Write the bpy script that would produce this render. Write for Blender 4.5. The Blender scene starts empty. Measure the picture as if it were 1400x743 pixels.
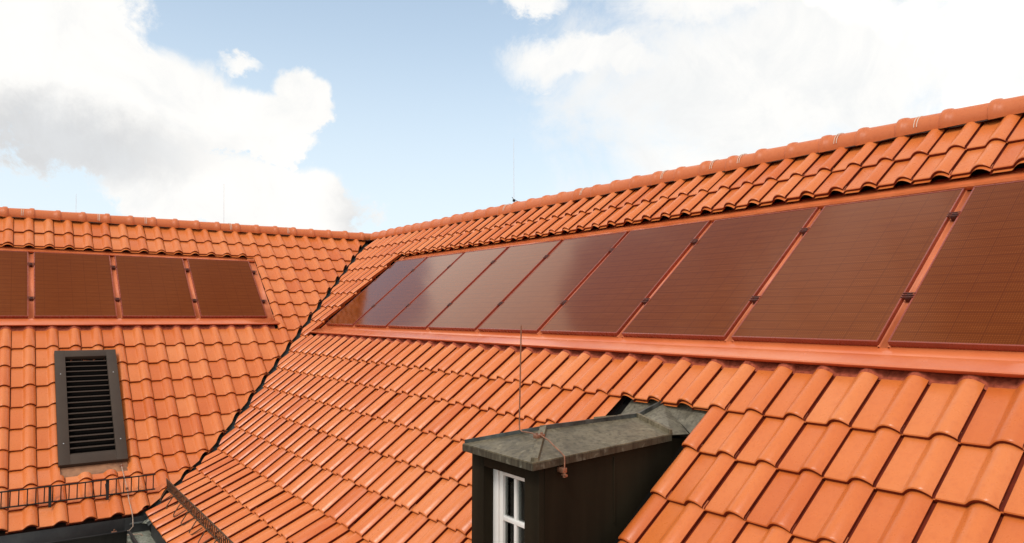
import bpy, bmesh, math, random
from math import sin, cos, tan, radians, pi, sqrt
from mathutils import Vector, Matrix

random.seed(7)
SC = bpy.context.scene
COL = SC.collection
U = 1.05                                  # metres per panel pitch (survey unit)
TH = 0.7096                               # main roof pitch
FL = radians(27.1)                        # flared eaves pitch
TB = 4.22 * U                             # distance down the slope where the flare starts
RIDGE = -0.295                            # horizontal offset of both ridge lines
EAVE = 5.20 * U


def prof(t):
    """down-slope arc length -> (horizontal run, z)"""
    if t <= TB:
        return t * cos(TH), -t * sin(TH)
    return TB * cos(TH) + (t - TB) * cos(FL), -TB * sin(TH) - (t - TB) * sin(FL)


# ------------------------------------------------------------------ objects
def empty(name, mat=None, loc=None):
    o = bpy.data.objects.new(name, None)
    o.empty_display_size = 0.1
    COL.objects.link(o)
    if mat is not None:
        o.matrix_world = mat
    elif loc is not None:
        o.location = loc
    return o


def tag(o, label=None, cat=None, group=None, kind=None):
    if label: o['label'] = label
    if cat: o['category'] = cat
    if group: o['group'] = group
    if kind: o['kind'] = kind
    return o


def mesh_obj(name, verts, faces, mat, parent=None, smooth=True, angle=35, origin=None):
    me = bpy.data.meshes.new(name)
    if origin is not None:
        verts = [tuple(Vector(v) - Vector(origin)) for v in verts]
    me.from_pydata([tuple(v) for v in verts], [], faces)
    me.validate()
    me.update()
    if smooth and len(me.polygons):
        me.polygons.foreach_set('use_smooth', [True] * len(me.polygons))
        me.set_sharp_from_angle(angle=radians(angle))
    if mat is not None:
        me.materials.append(mat)
    o = bpy.data.objects.new(name, me)
    COL.objects.link(o)
    if parent is not None:
        o.parent = parent
    elif origin is not None:
        o.location = origin
    return o


class MB:
    def __init__(self): self.v = []; self.f = []

    def add(self, vs, fs):
        b = len(self.v)
        self.v += [tuple(p) for p in vs]
        self.f += [tuple(b + i for i in f) for f in fs]
        return self

    def box(self, x0, x1, y0, y1, z0, z1, bev=0.0, M=None):
        if bev > 0:
            bm = bmesh.new()
            bmesh.ops.create_cube(bm, size=1.0)
            for v in bm.verts:
                v.co = Vector(((x0 + x1) / 2 + v.co.x * (x1 - x0), (y0 + y1) / 2 + v.co.y * (y1 - y0), (z0 + z1) / 2 + v.co.z * (z1 - z0)))
            bmesh.ops.bevel(bm, geom=list(bm.edges), offset=bev, segments=2, profile=0.5, affect='EDGES')
            bm.verts.index_update()
            vs = [v.co.copy() for v in bm.verts]; fs = [[v.index for v in f.verts] for f in bm.faces]
            bm.free()
        else:
            vs = [Vector(p) for p in ((x0, y0, z0), (x1, y0, z0), (x1, y1, z0), (x0, y1, z0), (x0, y0, z1), (x1, y0, z1), (x1, y1, z1), (x0, y1, z1))]
            fs = [(0, 3, 2, 1), (4, 5, 6, 7), (0, 1, 5, 4), (1, 2, 6, 5), (2, 3, 7, 6), (3, 0, 4, 7)]
        if M is not None: vs = [M @ v for v in vs]
        return self.add(vs, fs)

    def tube(self, pts, r, n=8, closed=False):
        pts = [Vector(p) for p in pts]
        rings = []
        up = Vector((0.13, 0.27, 0.95)).normalized()
        for i, p in enumerate(pts):
            d = (pts[min(i + 1, len(pts) - 1)] - pts[max(i - 1, 0)]).normalized()
            a = d.cross(up)
            if a.length < 0.05: a = d.cross(Vector((1, 0, 0)))
            a.normalize(); b = d.cross(a)
            rr = r[i] if isinstance(r, (list, tuple)) else r
            rings.append([p + a * rr * cos(2 * pi * k / n) + b * rr * sin(2 * pi * k / n) for k in range(n)])
        vs = [v for ring in rings for v in ring]
        fs = []
        for i in range(len(pts) - 1):
            for k in range(n):
                fs.append((i * n + k, i * n + (k + 1) % n, (i + 1) * n + (k + 1) % n, (i + 1) * n + k))
        fs.append(tuple(range(n - 1, -1, -1)))
        fs.append(tuple((len(pts) - 1) * n + k for k in range(n)))
        return self.add(vs, fs)

    def slab(self, poly, thick, direction):
        """polygon (3-D points) given a thickness along direction (downwards side)"""
        d = Vector(direction).normalized() * thick
        n = len(poly)
        top = [Vector(p) for p in poly]; bot = [p + d for p in top]
        fs = [tuple(range(n)), tuple(range(2 * n - 1, n - 1, -1))]
        for i in range(n):
            j = (i + 1) % n
            fs.append((i, n + i, n + j, j))
        return self.add(top + bot, fs)

    def build(self, name, mat, parent=None, smooth=True, angle=35, origin=None):
        o = mesh_obj(name, self.v, self.f, mat, parent, smooth, angle, origin)
        bm = bmesh.new(); bm.from_mesh(o.data)
        bmesh.ops.recalc_face_normals(bm, faces=bm.faces)
        bm.to_mesh(o.data); bm.free()
        return o


# ------------------------------------------------------------------ materials
def new_mat(name):
    m = bpy.data.materials.new(name); m.use_nodes = True
    nt = m.node_tree
    return m, nt, nt.nodes['Principled BSDF']


def N(nt, kind, **kw):
    n = nt.nodes.new(kind)
    for k, v in kw.items():
        if k in n.inputs.keys() if hasattr(n.inputs, 'keys') else False:
            n.inputs[k].default_value = v
        else:
            setattr(n, k, v)
    return n


def math_(nt, op, a=None, b=None, c=None, clamp=False):
    n = nt.nodes.new('ShaderNodeMath'); n.operation = op; n.use_clamp = clamp
    for i, x in enumerate((a, b, c)):
        if x is None: continue
        if isinstance(x, (int, float)): n.inputs[i].default_value = x
        else: nt.links.new(x, n.inputs[i])
    return n.outputs[0]


def noise(nt, vec, scale, detail=3, rough=0.5, dist=0.0):
    n = nt.nodes.new('ShaderNodeTexNoise')
    n.inputs['Scale'].default_value = scale; n.inputs['Detail'].default_value = detail
    n.inputs['Roughness'].default_value = rough; n.inputs['Distortion'].default_value = dist
    if vec is not None: nt.links.new(vec, n.inputs['Vector'])
    return n.outputs['Fac']


def ramp(nt, fac, stops):
    n = nt.nodes.new('ShaderNodeValToRGB')
    els = n.color_ramp.elements
    while len(els) < len(stops): els.new(0.5)
    for e, (p, c) in zip(els, stops):
        e.position = p; e.color = (*c, 1) if len(c) == 3 else c
    nt.links.new(fac, n.inputs['Fac'])
    return n.outputs['Color']


def mixc(nt, fac, a, b, blend='MIX'):
    n = nt.nodes.new('ShaderNodeMix'); n.data_type = 'RGBA'; n.blend_type = blend
    for s, x in ((n.inputs[0], fac), (n.inputs[6], a), (n.inputs[7], b)):
        if isinstance(x, (int, float)): s.default_value = x
        elif isinstance(x, tuple): s.default_value = (*x, 1) if len(x) == 3 else x
        else: nt.links.new(x, s)
    return n.outputs[2]


def geo_pos(nt): return nt.nodes.new('ShaderNodeNewGeometry').outputs['Position']
def obj_co(nt): return nt.nodes.new('ShaderNodeTexCoord').outputs['Object']


def bump(nt, bsdf, h, strength=0.2, dist=0.01):
    b = nt.nodes.new('ShaderNodeBump')
    b.inputs['Strength'].default_value = strength; b.inputs['Distance'].default_value = dist
    nt.links.new(h, b.inputs['Height']); nt.links.new(b.outputs[0], bsdf.inputs['Normal'])


def tile_material(name, base, dark, light, rough=0.25):
    m, nt, b = new_mat(name)
    at = nt.nodes.new('ShaderNodeAttribute'); at.attribute_name = 'tint'
    p = geo_pos(nt)
    n1 = noise(nt, p, 2.3, 3)
    f = math_(nt, 'ADD', math_(nt, 'MULTIPLY', at.outputs['Fac'], 0.75), math_(nt, 'MULTIPLY', math_(nt, 'SUBTRACT', n1, 0.25), 0.6))
    c = ramp(nt, f, [(0.0, dark), (0.5, base), (1.0, light)])
    n2 = noise(nt, p, 34, 5, 0.62)
    c = mixc(nt, math_(nt, 'MULTIPLY', math_(nt, 'SUBTRACT', n2, 0.5, clamp=True), 1.1), c, (dark[0] * 0.78, dark[1] * 0.62, dark[2] * 0.6))
    n3 = noise(nt, p, 260, 2, 0.6)                      # fine specks in the engobe
    c = mixc(nt, math_(nt, 'MULTIPLY', math_(nt, 'GREATER_THAN', n3, 0.71), 0.35), c, (0.72, 0.36, 0.2))
    nt.links.new(c, b.inputs['Base Color'])
    r = math_(nt, 'ADD', math_(nt, 'MULTIPLY', n2, 0.22), rough)
    nt.links.new(r, b.inputs['Roughness'])
    b.inputs['Specular IOR Level'].default_value = 0.40
    bump(nt, b, math_(nt, 'ADD', noise(nt, p, 190, 3), math_(nt, 'MULTIPLY', n2, 1.2)), 0.16, 0.003)
    return m


def paint_material(name, col, col2, rough=0.38, metallic=0.0, scale=3.0, streak=False, spec=0.5):
    m, nt, b = new_mat(name)
    p = geo_pos(nt)
    if streak:
        mp = nt.nodes.new('ShaderNodeMapping'); mp.inputs['Scale'].default_value = (1, 1, 0.12)
        nt.links.new(p, mp.inputs[0]); p2 = mp.outputs[0]
    else: p2 = p
    n1 = noise(nt, p2, scale, 5, 0.6)
    c = ramp(nt, n1, [(0.3, col2), (0.62, col)])
    nt.links.new(c, b.inputs['Base Color'])
    nt.links.new(math_(nt, 'ADD', math_(nt, 'MULTIPLY', noise(nt, p, scale * 6, 4), 0.25), rough - 0.12), b.inputs['Roughness'])
    b.inputs['Metallic'].default_value = metallic
    b.inputs['Specular IOR Level'].default_value = spec
    bump(nt, b, noise(nt, p, scale * 1.1, 2), 0.06, 0.01)
    return m


M_TILE = tile_material('terracotta_engobe', (0.62, 0.158, 0.035), (0.53, 0.108, 0.020), (0.67, 0.205, 0.060), 0.19)
M_TEDGE_SHADE = paint_material('tile_edge_and_seam_shade', (0.17, 0.020, 0.006), (0.11, 0.013, 0.005), 0.6, 0.0, 12, False, 0.2)  # dark red tile edges, also painted shade in the seam grooves
M_RIDGE = tile_material('ridge_terracotta', (0.55, 0.132, 0.032), (0.47, 0.095, 0.02), (0.61, 0.165, 0.05), 0.34)
M_FLASH = paint_material('red_flashing_paint', (0.66, 0.170, 0.058), (0.59, 0.125, 0.038), 0.21, 0.0, 2.2, False, 0.7)
M_STRIP = paint_material('rail_paint', (0.68, 0.195, 0.078), (0.60, 0.15, 0.055), 0.45, 0.0, 5, False, 0.35)
M_FRAME = paint_material('panel_frame_red', (0.28, 0.045, 0.020), (0.22, 0.034, 0.015), 0.27, 0.0, 4)
M_CLAMP = paint_material('clamp_dark', (0.10, 0.022, 0.012), (0.07, 0.016, 0.01), 0.5, 0.0, 9, False, 0.3)
M_DECK = paint_material('roof_underlay', (0.05, 0.022, 0.015), (0.03, 0.015, 0.01), 0.9, 0, 4)
M_VALLEY = paint_material('valley_zinc_dark', (0.085, 0.088, 0.078), (0.018, 0.019, 0.017), 0.42, 0.2, 14, False, 0.4)
M_IRON = paint_material('black_iron', (0.010, 0.009, 0.008), (0.018, 0.013, 0.010), 0.6, 0.0, 20, False, 0.25)
M_RUST = paint_material('rusty_steel', (0.055, 0.032, 0.018), (0.12, 0.06, 0.03), 0.7, 0.0, 40, False, 0.25)
M_GUTTER = paint_material('gutter_black', (0.02, 0.02, 0.02), (0.04, 0.04, 0.037), 0.55, 0.1, 6)
M_COPPER = paint_material('aged_copper', (0.36, 0.17, 0.10), (0.20, 0.09, 0.055), 0.45, 0.6, 30)
M_APRON = paint_material('copper_apron', (0.42, 0.20, 0.10), (0.19, 0.085, 0.045), 0.5, 0.45, 7)
M_WIRE = paint_material('pale_wire', (0.50, 0.36, 0.27), (0.36, 0.22, 0.15), 0.5, 0.3, 30)
M_CLIP = paint_material('pale_clip', (0.72, 0.56, 0.44), (0.6, 0.45, 0.34), 0.5, 0.2, 30)
M_ROD = paint_material('rod_grey', (0.72, 0.74, 0.76), (0.64, 0.66, 0.68), 0.5, 0.0, 10)
M_VENT = paint_material('vent_umber', (0.062, 0.043, 0.031), (0.052, 0.036, 0.027), 0.6, 0.0, 3, False, 0.15)
M_SCREW = paint_material('screw_zinc', (0.6, 0.58, 0.55), (0.5, 0.48, 0.46), 0.35, 0.8, 30)
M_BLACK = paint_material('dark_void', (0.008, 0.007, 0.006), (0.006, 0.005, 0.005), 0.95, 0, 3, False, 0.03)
M_WALLD = paint_material('dormer_umber_sheet', (0.023, 0.017, 0.0095), (0.012, 0.0088, 0.005), 0.75, 0.0, 3.5, True, 0.06)
M_WHITE = paint_material('window_white', (0.80, 0.78, 0.74), (0.74, 0.71, 0.66), 0.4, 0.0, 6)
M_CURTAIN = paint_material('curtain_cloth', (0.40, 0.37, 0.34), (0.30, 0.28, 0.26), 0.9, 0.0, 4)
M_MORTAR = paint_material('red_mortar', (0.44, 0.10, 0.05), (0.20, 0.035, 0.018), 0.9, 0.0, 34, False, 0.2)
M_RENDER = paint_material('lime_render', (0.55, 0.50, 0.42), (0.48, 0.43, 0.36), 0.9, 0.0, 2)


def patina_material(name, base, spots, dark):
    m, nt, b = new_mat(name)
    p = geo_pos(nt)
    n1 = noise(nt, p, 5, 6, 0.65, 0.4)
    c = ramp(nt, n1, [(0.30, dark), (0.5, base), (0.72, tuple(x * 1.25 for x in base))])
    n2 = noise(nt, p, 14, 4, 0.6, 0.6)
    c = mixc(nt, math_(nt, 'MULTIPLY', math_(nt, 'SUBTRACT', n2, 0.56, clamp=True), 3.2, clamp=True), c, spots)
    mp = nt.nodes.new('ShaderNodeMapping'); mp.inputs['Scale'].default_value = (28, 28, 3)
    nt.links.new(p, mp.inputs[0])
    n3 = noise(nt, mp.outputs[0], 1.6, 4, 0.6)
    c = mixc(nt, math_(nt, 'MULTIPLY', math_(nt, 'SUBTRACT', n3, 0.46, clamp=True), 3.6, clamp=True), c, dark)
    nt.links.new(c, b.inputs['Base Color'])
    b.inputs['Metallic'].default_value = 0.0
    b.inputs['Specular IOR Level'].default_value = 0.28
    nt.links.new(math_(nt, 'ADD', math_(nt, 'MULTIPLY', n2, 0.3), 0.36), b.inputs['Roughness'])
    bump(nt, b, noise(nt, p, 8, 4), 0.25, 0.012)
    return m


M_PATINA = patina_material('patinated_copper', (0.135, 0.108, 0.066), (0.30, 0.25, 0.165), (0.050, 0.038, 0.021))
M_FASCIA = patina_material('streaked_fascia', (0.060, 0.052, 0.034), (0.26, 0.25, 0.19), (0.016, 0.012, 0.007))
M_ZINC = patina_material('weathered_zinc', (0.15, 0.130, 0.092), (0.28, 0.24, 0.17), (0.055, 0.045, 0.031))
M_LICHEN = patina_material('lichen_zinc', (0.27, 0.27, 0.21), (0.58, 0.56, 0.46), (0.08, 0.078, 0.06))


def cell_material():
    m, nt, b = new_mat('terracotta_solar_glass')
    uvn = nt.nodes.new('ShaderNodeUVMap'); uvn.uv_map = 'UVMap'
    sp = nt.nodes.new('ShaderNodeSeparateXYZ'); nt.links.new(uvn.outputs[0], sp.inputs[0])
    x, y = sp.outputs[0], sp.outputs[1]                 # metres across / up the panel
    ln = math_(nt, 'ADD', math_(nt, 'MULTIPLY', math_(nt, 'SINE', math_(nt, 'MULTIPLY', y, 2 * pi / 0.0139)), 0.3), 0.6)
    vl = math_(nt, 'ADD', math_(nt, 'MULTIPLY', math_(nt, 'SINE', math_(nt, 'MULTIPLY', x, 2 * pi / 0.0125)), 0.3), 0.6)
    dots = math_(nt, 'MULTIPLY', ln, vl)
    mp = nt.nodes.new('ShaderNodeMapping'); mp.inputs['Scale'].default_value = (3, 55, 1)
    nt.links.new(uvn.outputs[0], mp.inputs[0])
    band = noise(nt, mp.outputs[0], 1.0, 4, 0.6)        # uneven horizontal print
    cx = math_(nt, 'FRACT', math_(nt, 'DIVIDE', x, 0.1635)); cy = math_(nt, 'FRACT', math_(nt, 'DIVIDE', y, 0.0835))
    gx = math_(nt, 'LESS_THAN', math_(nt, 'ABSOLUTE', math_(nt, 'SUBTRACT', cx, 0.5)), 0.485)
    gy = math_(nt, 'LESS_THAN', math_(nt, 'ABSOLUTE', math_(nt, 'SUBTRACT', cy, 0.5)), 0.46)
    grid = math_(nt, 'MULTIPLY', gx, gy)
    c = ramp(nt, math_(nt, 'ADD', math_(nt, 'MULTIPLY', dots, 0.50), math_(nt, 'MULTIPLY', band, 0.50)),
             [(0.1, (0.108, 0.0185, 0.0028)), (0.5, (0.140, 0.0305, 0.0040)), (0.95, (0.31, 0.092, 0.022))])
    c = mixc(nt, math_(nt, 'MULTIPLY', math_(nt, 'SUBTRACT', 1.0, grid), 0.6), c, (0.085, 0.0150, 0.0028))
    nt.links.new(c, b.inputs['Base Color'])
    b.inputs['Roughness'].default_value = 0.09
    b.inputs['IOR'].default_value = 1.5
    b.inputs['Specular IOR Level'].default_value = 0.20
    b.inputs['Specular Tint'].default_value = (1.0, 0.26, 0.04, 1)   # interference coating
    p = geo_pos(nt)
    bump(nt, b, noise(nt, p, 1.3, 2), 0.02, 0.02)
    return m


M_CELL = cell_material()


def glass_material():
    m, nt, b = new_mat('window_glass')
    nt.nodes.remove(b)
    out = nt.nodes['Material Output']
    tr = nt.nodes.new('ShaderNodeBsdfTransparent'); tr.inputs[0].default_value = (0.86, 0.88, 0.86, 1)
    gl = nt.nodes.new('ShaderNodeBsdfGlossy'); gl.inputs['Roughness'].default_value = 0.02
    fr = nt.nodes.new('ShaderNodeFresnel'); fr.inputs[0].default_value = 1.5
    mx = nt.nodes.new('ShaderNodeMixShader')
    nt.links.new(fr.outputs[0], mx.inputs[0]); nt.links.new(tr.outputs[0], mx.inputs[1]); nt.links.new(gl.outputs[0], mx.inputs[2])
    nt.links.new(mx.outputs[0], out.inputs[0])
    return m


M_GLASS = glass_material()

# ------------------------------------------------------------------ slope frames
# right slope descends towards +x, its ridge runs along y;  left slope descends towards +y, its ridge runs along x
def P_R(u, t, h=0.0):
    r, z = prof(t); a = TH if t <= TB else FL
    return Vector((r + h * sin(a), u, z + h * cos(a)))


def P_L(x, t, h=0.0):
    r, z = prof(t); a = TH if t <= TB else FL
    return Vector((x, r + h * sin(a), z + h * cos(a)))


def frame_R(u, t, h=0.0):
    M = Matrix(((0, -cos(TH), sin(TH)), (1, 0, 0), (0, sin(TH), cos(TH)))).to_4x4()
    M.translation = P_R(u, t, h); return M


def frame_L(x, t, h=0.0):
    M = Matrix(((-1, 0, 0), (0, -cos(TH), sin(TH)), (0, sin(TH), cos(TH)))).to_4x4()
    M.translation = P_L(x, t, h); return M


# ------------------------------------------------------------------ tiles
WP = [-0.07, 0.0, 0.010, 0.026, 0.12, 0.28, 0.40, 0.445, 0.475, 0.505, 0.535, 0.57, 0.61, 0.65, 0.695, 0.735, 0.77, 0.82, 0.87, 0.915, 0.95, 0.975, 0.985]


def roll(w):
    """height of the tile profile: flat pan, then a round roll"""
    if w < 0.026:                      # interlocking groove beside the neighbour's roll
        return -0.007 if w <= 0.010 else -0.007 + 0.007 * (w - 0.010) / 0.016
    if w <= 0.74:
        x = (0.74 - w) / 0.255
        hp = 0.047 * (1 - x * x)
        return 0.0042 * math.log(1 + math.exp(max(-40, hp / 0.0042)))
    x = (w - 0.74) / 0.26
    return 0.047 * (1 - 0.80 * x ** 2.1)


def clip_poly(poly, fn):
    """keep the part of the polygon where fn(v) >= 0"""
    out = []
    n = len(poly)
    for i in range(n):
        a, b = poly[i], poly[(i + 1) % n]
        fa, fb = fn(a), fn(b)
        if fa >= 0: out.append(a)
        if (fa >= 0) != (fb >= 0):
            k = fa / (fa - fb)
            out.append(tuple(a[j] + (b[j] - a[j]) * k for j in range(len(a))))
    return out if len(out) >= 3 else None


def tile_field(name, side, cover, u0, i0, i1, courses, holes, gap, parent, mat):
    """side 'R' or 'L'.  local u grows to the right as seen from the courtyard."""
    V, F, T, MI = [], [], [], []
    nl = None
    for ci in range(1, len(courses)):
        T1 = courses[ci]
        T0 = courses[ci - 1] - 0.062
        r0, z0 = prof(T0); r1, z1 = prof(T1)
        if T0 < 0: r0, z0 = T0 * cos(TH), -T0 * sin(TH)
        L = sqrt((r1 - r0) ** 2 + (z1 - z0) ** 2)
        dr, dz = (r1 - r0) / L, (z1 - z0) / L
        nr, nz = -dz, dr
        last = ci == len(courses) - 1
        wob = random.uniform(-0.002, 0.002)
        for i in range(i0, i1):
            ul = u0 + i * cover
            uc = ul + cover / 2
            # skip what lies well across the valley
            across = uc if side == 'R' else -uc
            if across - max(r0, r1) < -cover * 1.3 - gap: continue
            du = random.gauss(0, 0.0017); dh = random.gauss(0, 0.0012); dl = random.gauss(0, 0.0034) + wob
            sk = random.gauss(0, 0.006); tl = random.gauss(0, 0.0018)
            LL = L + dl
            chain = [(0.0, 0.0), (LL * 0.5, 0.0), (LL - 0.014, 0.0), (LL - 0.004, -0.003), (LL, -0.0085), (LL - 0.0025, -0.0285), (LL - 0.05, -0.0285)]

            def vert(w, k):
                l, o = chain[k]
                h = roll(w) + o - 0.029 + 0.033 * l / L + dh + tl * (w - 0.5)
                lo = l + sk * (w - 0.5) * cover
                if k >= 5 and w >= 0.44 and k == 6: h += 0.0
                return (ul + w * cover + du, lo, h)
            polys = []
            for a in range(len(WP) - 1):
                for k in range(len(chain) - 1):
                    polys.append((1 if k >= 4 or (a < 2 and k < 3) else 0, [vert(WP[a], k), vert(WP[a], k + 1), vert(WP[a + 1], k + 1), vert(WP[a + 1], k)]))  # front edges dark red; groove faces coloured dark in place of seam shade
            # right-hand side of the roll (the visible seam)
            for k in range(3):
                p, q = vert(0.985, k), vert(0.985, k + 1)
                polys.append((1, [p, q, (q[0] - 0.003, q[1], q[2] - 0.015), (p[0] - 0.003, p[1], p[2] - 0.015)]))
            p, q = vert(-0.07, 0), vert(-0.07, 2)
            # holes
            ua, ub = ul - 0.08 * cover, ul + 1.02 * cover
            sets = [polys]
            for (h0, h1, t0, t1) in holes:
                if ub < h0 or ua > h1 or T1 + 0.02 < t0 or T0 - 0.02 > t1: continue
                if t1 - 0.05 < T1 < t1 + 0.08: t1 = 99.0      # the course that ends under the apron is left out
                ns = []
                for S in sets:
                    def cut(S, fns):
                        R = []
                        for mi, pl in S:
                            for fn in fns:
                                pl = clip_poly(pl, fn)
                                if pl is None: break
                            if pl: R.append((mi, pl))
                        return R
                    cL = cut(S, [lambda v: h0 - v[0]])
                    cR = cut(S, [lambda v: v[0] - h1])
                    mid = [lambda v: v[0] - h0, lambda v: h1 - v[0]]
                    cA = cut(S, mid + [lambda v: t0 - (T0 + v[1])])
                    cB = cut(S, mid + [lambda v: (T0 + v[1]) - t1])
                    ns += [c for c in (cL, cR, cA, cB) if c]
                sets = ns
            tint = min(1, max(0, random.gauss(0.5, 0.23)))
            for S in sets:
                idx = {}
                for mi, pl in S:
                    pts = []
                    for (u, l, h) in pl:
                        a = r0 + dr * l + nr * h; z = z0 + dz * l + nz * h
                        pts.append((a, u, z) if side == 'R' else (-u, a, z))
                    if side == 'R':
                        pts = clip_poly(pts, lambda v: v[1] - v[0] - gap)
                    else:
                        pts = clip_poly(pts, lambda v: v[0] - v[1] - gap)
                    if not pts: continue
                    f = []
                    for q in pts:
                        key = (round(q[0], 5), round(q[1], 5), round(q[2], 5))
                        if key not in idx:
                            idx[key] = len(V); V.append(q)
                        if not f or f[-1] != idx[key]: f.append(idx[key])
                    if len(f) > 2 and f[0] == f[-1]: f.pop()
                    if len(set(f)) >= 3 and len(set(f)) == len(f):
                        F.append(f); T.append(tint); MI.append(mi)
    me = bpy.data.meshes.new(name)
    me.from_pydata(V, [], F)
    at = me.attributes.new('tint', 'FLOAT', 'FACE')
    at.data.foreach_set('value', T)
    me.polygons.foreach_set('use_smooth', [True] * len(F))
    me.set_sharp_from_angle(angle=radians(38))
    me.materials.append(mat); me.materials.append(M_TEDGE_SHADE)
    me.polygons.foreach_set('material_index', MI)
    o = bpy.data.objects.new(name, me); COL.objects.link(o); o.parent = parent
    return o


# ------------------------------------------------------------------ the house
house = empty('house', loc=(0, 0, 0))
tag(house, 'house with two orange tiled roof wings meeting at a dark valley', 'house')

CR = [c * U for c in (-0.245, 0.078, 0.397, 0.719, 1.04, 1.362, 1.678, 2.00, 2.322, 2.647, 2.965, 3.298, 3.612, 3.925, 4.252, 4.575, 4.90, 5.22)]
CL = [c * U for c in (-0.245, 0.079, 0.392, 0.690, 0.990, 1.288, 1.585, 1.875, 2.165, 2.456, 2.772, 3.086, 3.398, 3.712, 4.015, 4.275, 4.570, 4.880, 5.18)]
COV_R, COV_L = 0.2437 * U, 0.2378 * U

# solar array limits (metres)
R_S0 = 2.2437 * U; R_TT, R_TB = 0.5969 * U, 2.0442 * U; R_N = 9
L_S0 = 2.1024 * U; L_TT, L_TB = 0.5448 * U, 1.8851 * U; L_N = 4; L_P = 0.9757 * U
R_END = R_S0 + R_N * U + 0.09
L_END = L_S0 + L_N * L_P + 0.09
# dormer / vent openings
holes_R = [(R_S0 - 0.065, R_END, 0.425 * U, 2.288 * U), (9.165, 9.955, 2.655 * U, 4.30)]
holes_L = [(-L_END, -(L_S0 - 0.085), 0.42 * U, 2.125 * U), (-5.035, -4.385, 2.84, 4.70)]

roofR = tile_field('roof_slope', 'R', COV_R, 9.825 * U, -40, 18, CR, holes_R, 0.04, house, M_TILE)
tag(roofR, 'long right-hand roof slope with the row of nine panels')
roofL = tile_field('roof_slope', 'L', COV_L, -3.09 * U, -18, 14, CL, holes_L, 0.062, house, M_TILE)
tag(roofL, 'left-hand roof slope with four panels and a louvred vent')
YMAX = 9.825 * U + 18 * COV_R
XMAX = 3.09 * U + 18 * COV_L

# underlay, hidden slopes, walls
def strip(side, a0fn, a1, ts, h):
    """sheet on a slope from the valley to a1"""
    vs, fs = [], []
    for t in ts:
        r, _ = prof(t)
        if t < 0: r = t * cos(TH)
        f = P_R if side == 'R' else P_L
        vs += [f(max(a0fn(r), RIDGE), t, h), f(a1, t, h)]
    for i in range(len(ts) - 1):
        fs.append((2 * i, 2 * i + 1, 2 * i + 3, 2 * i + 2))
    return vs, fs


mb = MB()
ts = [RIDGE / cos(TH), 0.0, 1.5, 3.0, TB, EAVE - 0.03]
mb.add(*strip('R', lambda r: r, YMAX - 0.02, ts, -0.075))
mb.add(*strip('L', lambda r: r, XMAX - 0.02, ts, -0.075))
mb.build('roof_underlay', M_DECK, house, smooth=False)

zr = -RIDGE / cos(TH) * sin(TH)
er, ez = prof(EAVE)
mb = MB()
xb = 2 * RIDGE - er
back = lambda x: zr - (RIDGE - x) * tan(TH)
zb = zr - (RIDGE - xb) * tan(TH)
mb.slab([(RIDGE, RIDGE, zr), (RIDGE, YMAX - 0.02, zr), (xb, YMAX - 0.02, zb), (xb, xb, zb)], 0.06, (0, 0, -1))
mb.slab([(RIDGE, RIDGE, zr), (xb, xb, zb), (XMAX - 0.02, xb, zb), (XMAX - 0.02, RIDGE, zr)], 0.06, (0, 0, -1))
mb.build('rear_roof_slope', M_TILE, house, smooth=False)

w = er - 0.42; wb = xb + 0.4; zt = ez - 0.12; GZ = -9.0
mb = MB()
def wallquad(a, b, z1a=zt, z1b=zt): mb.slab([(a[0], a[1], GZ), (b[0], b[1], GZ), (b[0], b[1], z1b), (a[0], a[1], z1a)], 0.3, (0, 0, -0.0001) if False else Vector((b[1] - a[1], a[0] - b[0], 0)) * -1)
wallquad((w, YMAX - 0.3), (w, w)); wallquad((w, w), (XMAX - 0.3, w))
wallquad((XMAX - 0.3, w), (XMAX - 0.3, wb)); wallquad((XMAX - 0.3, wb), (wb, wb))
wallquad((wb, wb), (wb, YMAX - 0.3)); wallquad((wb, YMAX - 0.3), (w, YMAX - 0.3))
for gv in ([(w, YMAX - 0.3, zt), (RIDGE, YMAX - 0.3, zr - 0.18), (wb, YMAX - 0.3, zt)],):
    mb.slab(gv, 0.3, (0, -1, 0))
mb.slab([(XMAX - 0.3, w, zt), (XMAX - 0.3, RIDGE, zr - 0.18), (XMAX - 0.3, wb, zt)], 0.3, (-1, 0, 0))
mb.build('wall', M_RENDER, house, smooth=False)

# soffit boards close the eaves
mb = MB()
mb.box(w - 0.05, er - 0.06, w + 0.3, YMAX - 0.05, ez - 0.16, ez - 0.13)
mb.box(er - 0.05, XMAX - 0.05, w - 0.05, er - 0.06, ez - 0.16, ez - 0.13)
mb.build('soffit', M_GUTTER, house, smooth=False)

# valley gutter
mb = MB()
vs = []
VT = [RIDGE / cos(TH) + 0.02, 0, 1.0, 2.0, 3.0, TB, EAVE + 0.02]
for t in VT:
    r, z = prof(t)
    if t < 0: r, z = t * cos(TH), -t * sin(TH)
    dz = -0.075
    row = []
    for k, dd in ((-0.16, 0.085), (-0.045, 0.002), (-0.012, 0.0), (0.0, 0.022), (0.012, 0.0), (0.045, 0.002), (0.16, 0.085)):
        row.append(Vector((r + dd if k < 0 else r, r if k < 0 else r + dd, z)) if False else Vector((r + (abs(k) if k > 0 else 0), r + (abs(k) if k < 0 else 0), z + dz + (0.022 if k == 0 else 0.0))))
    vs += row
fs = []
for i in range(len(VT) - 1):
    for j in range(6):
        fs.append((i * 7 + j, i * 7 + j + 1, (i + 1) * 7 + j + 1, (i + 1) * 7 + j))
vg = mesh_obj('valley_gutter', vs, fs, M_VALLEY, house, angle=20)
sol = vg.modifiers.new('thickness', 'SOLIDIFY'); sol.thickness = 0.004

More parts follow.
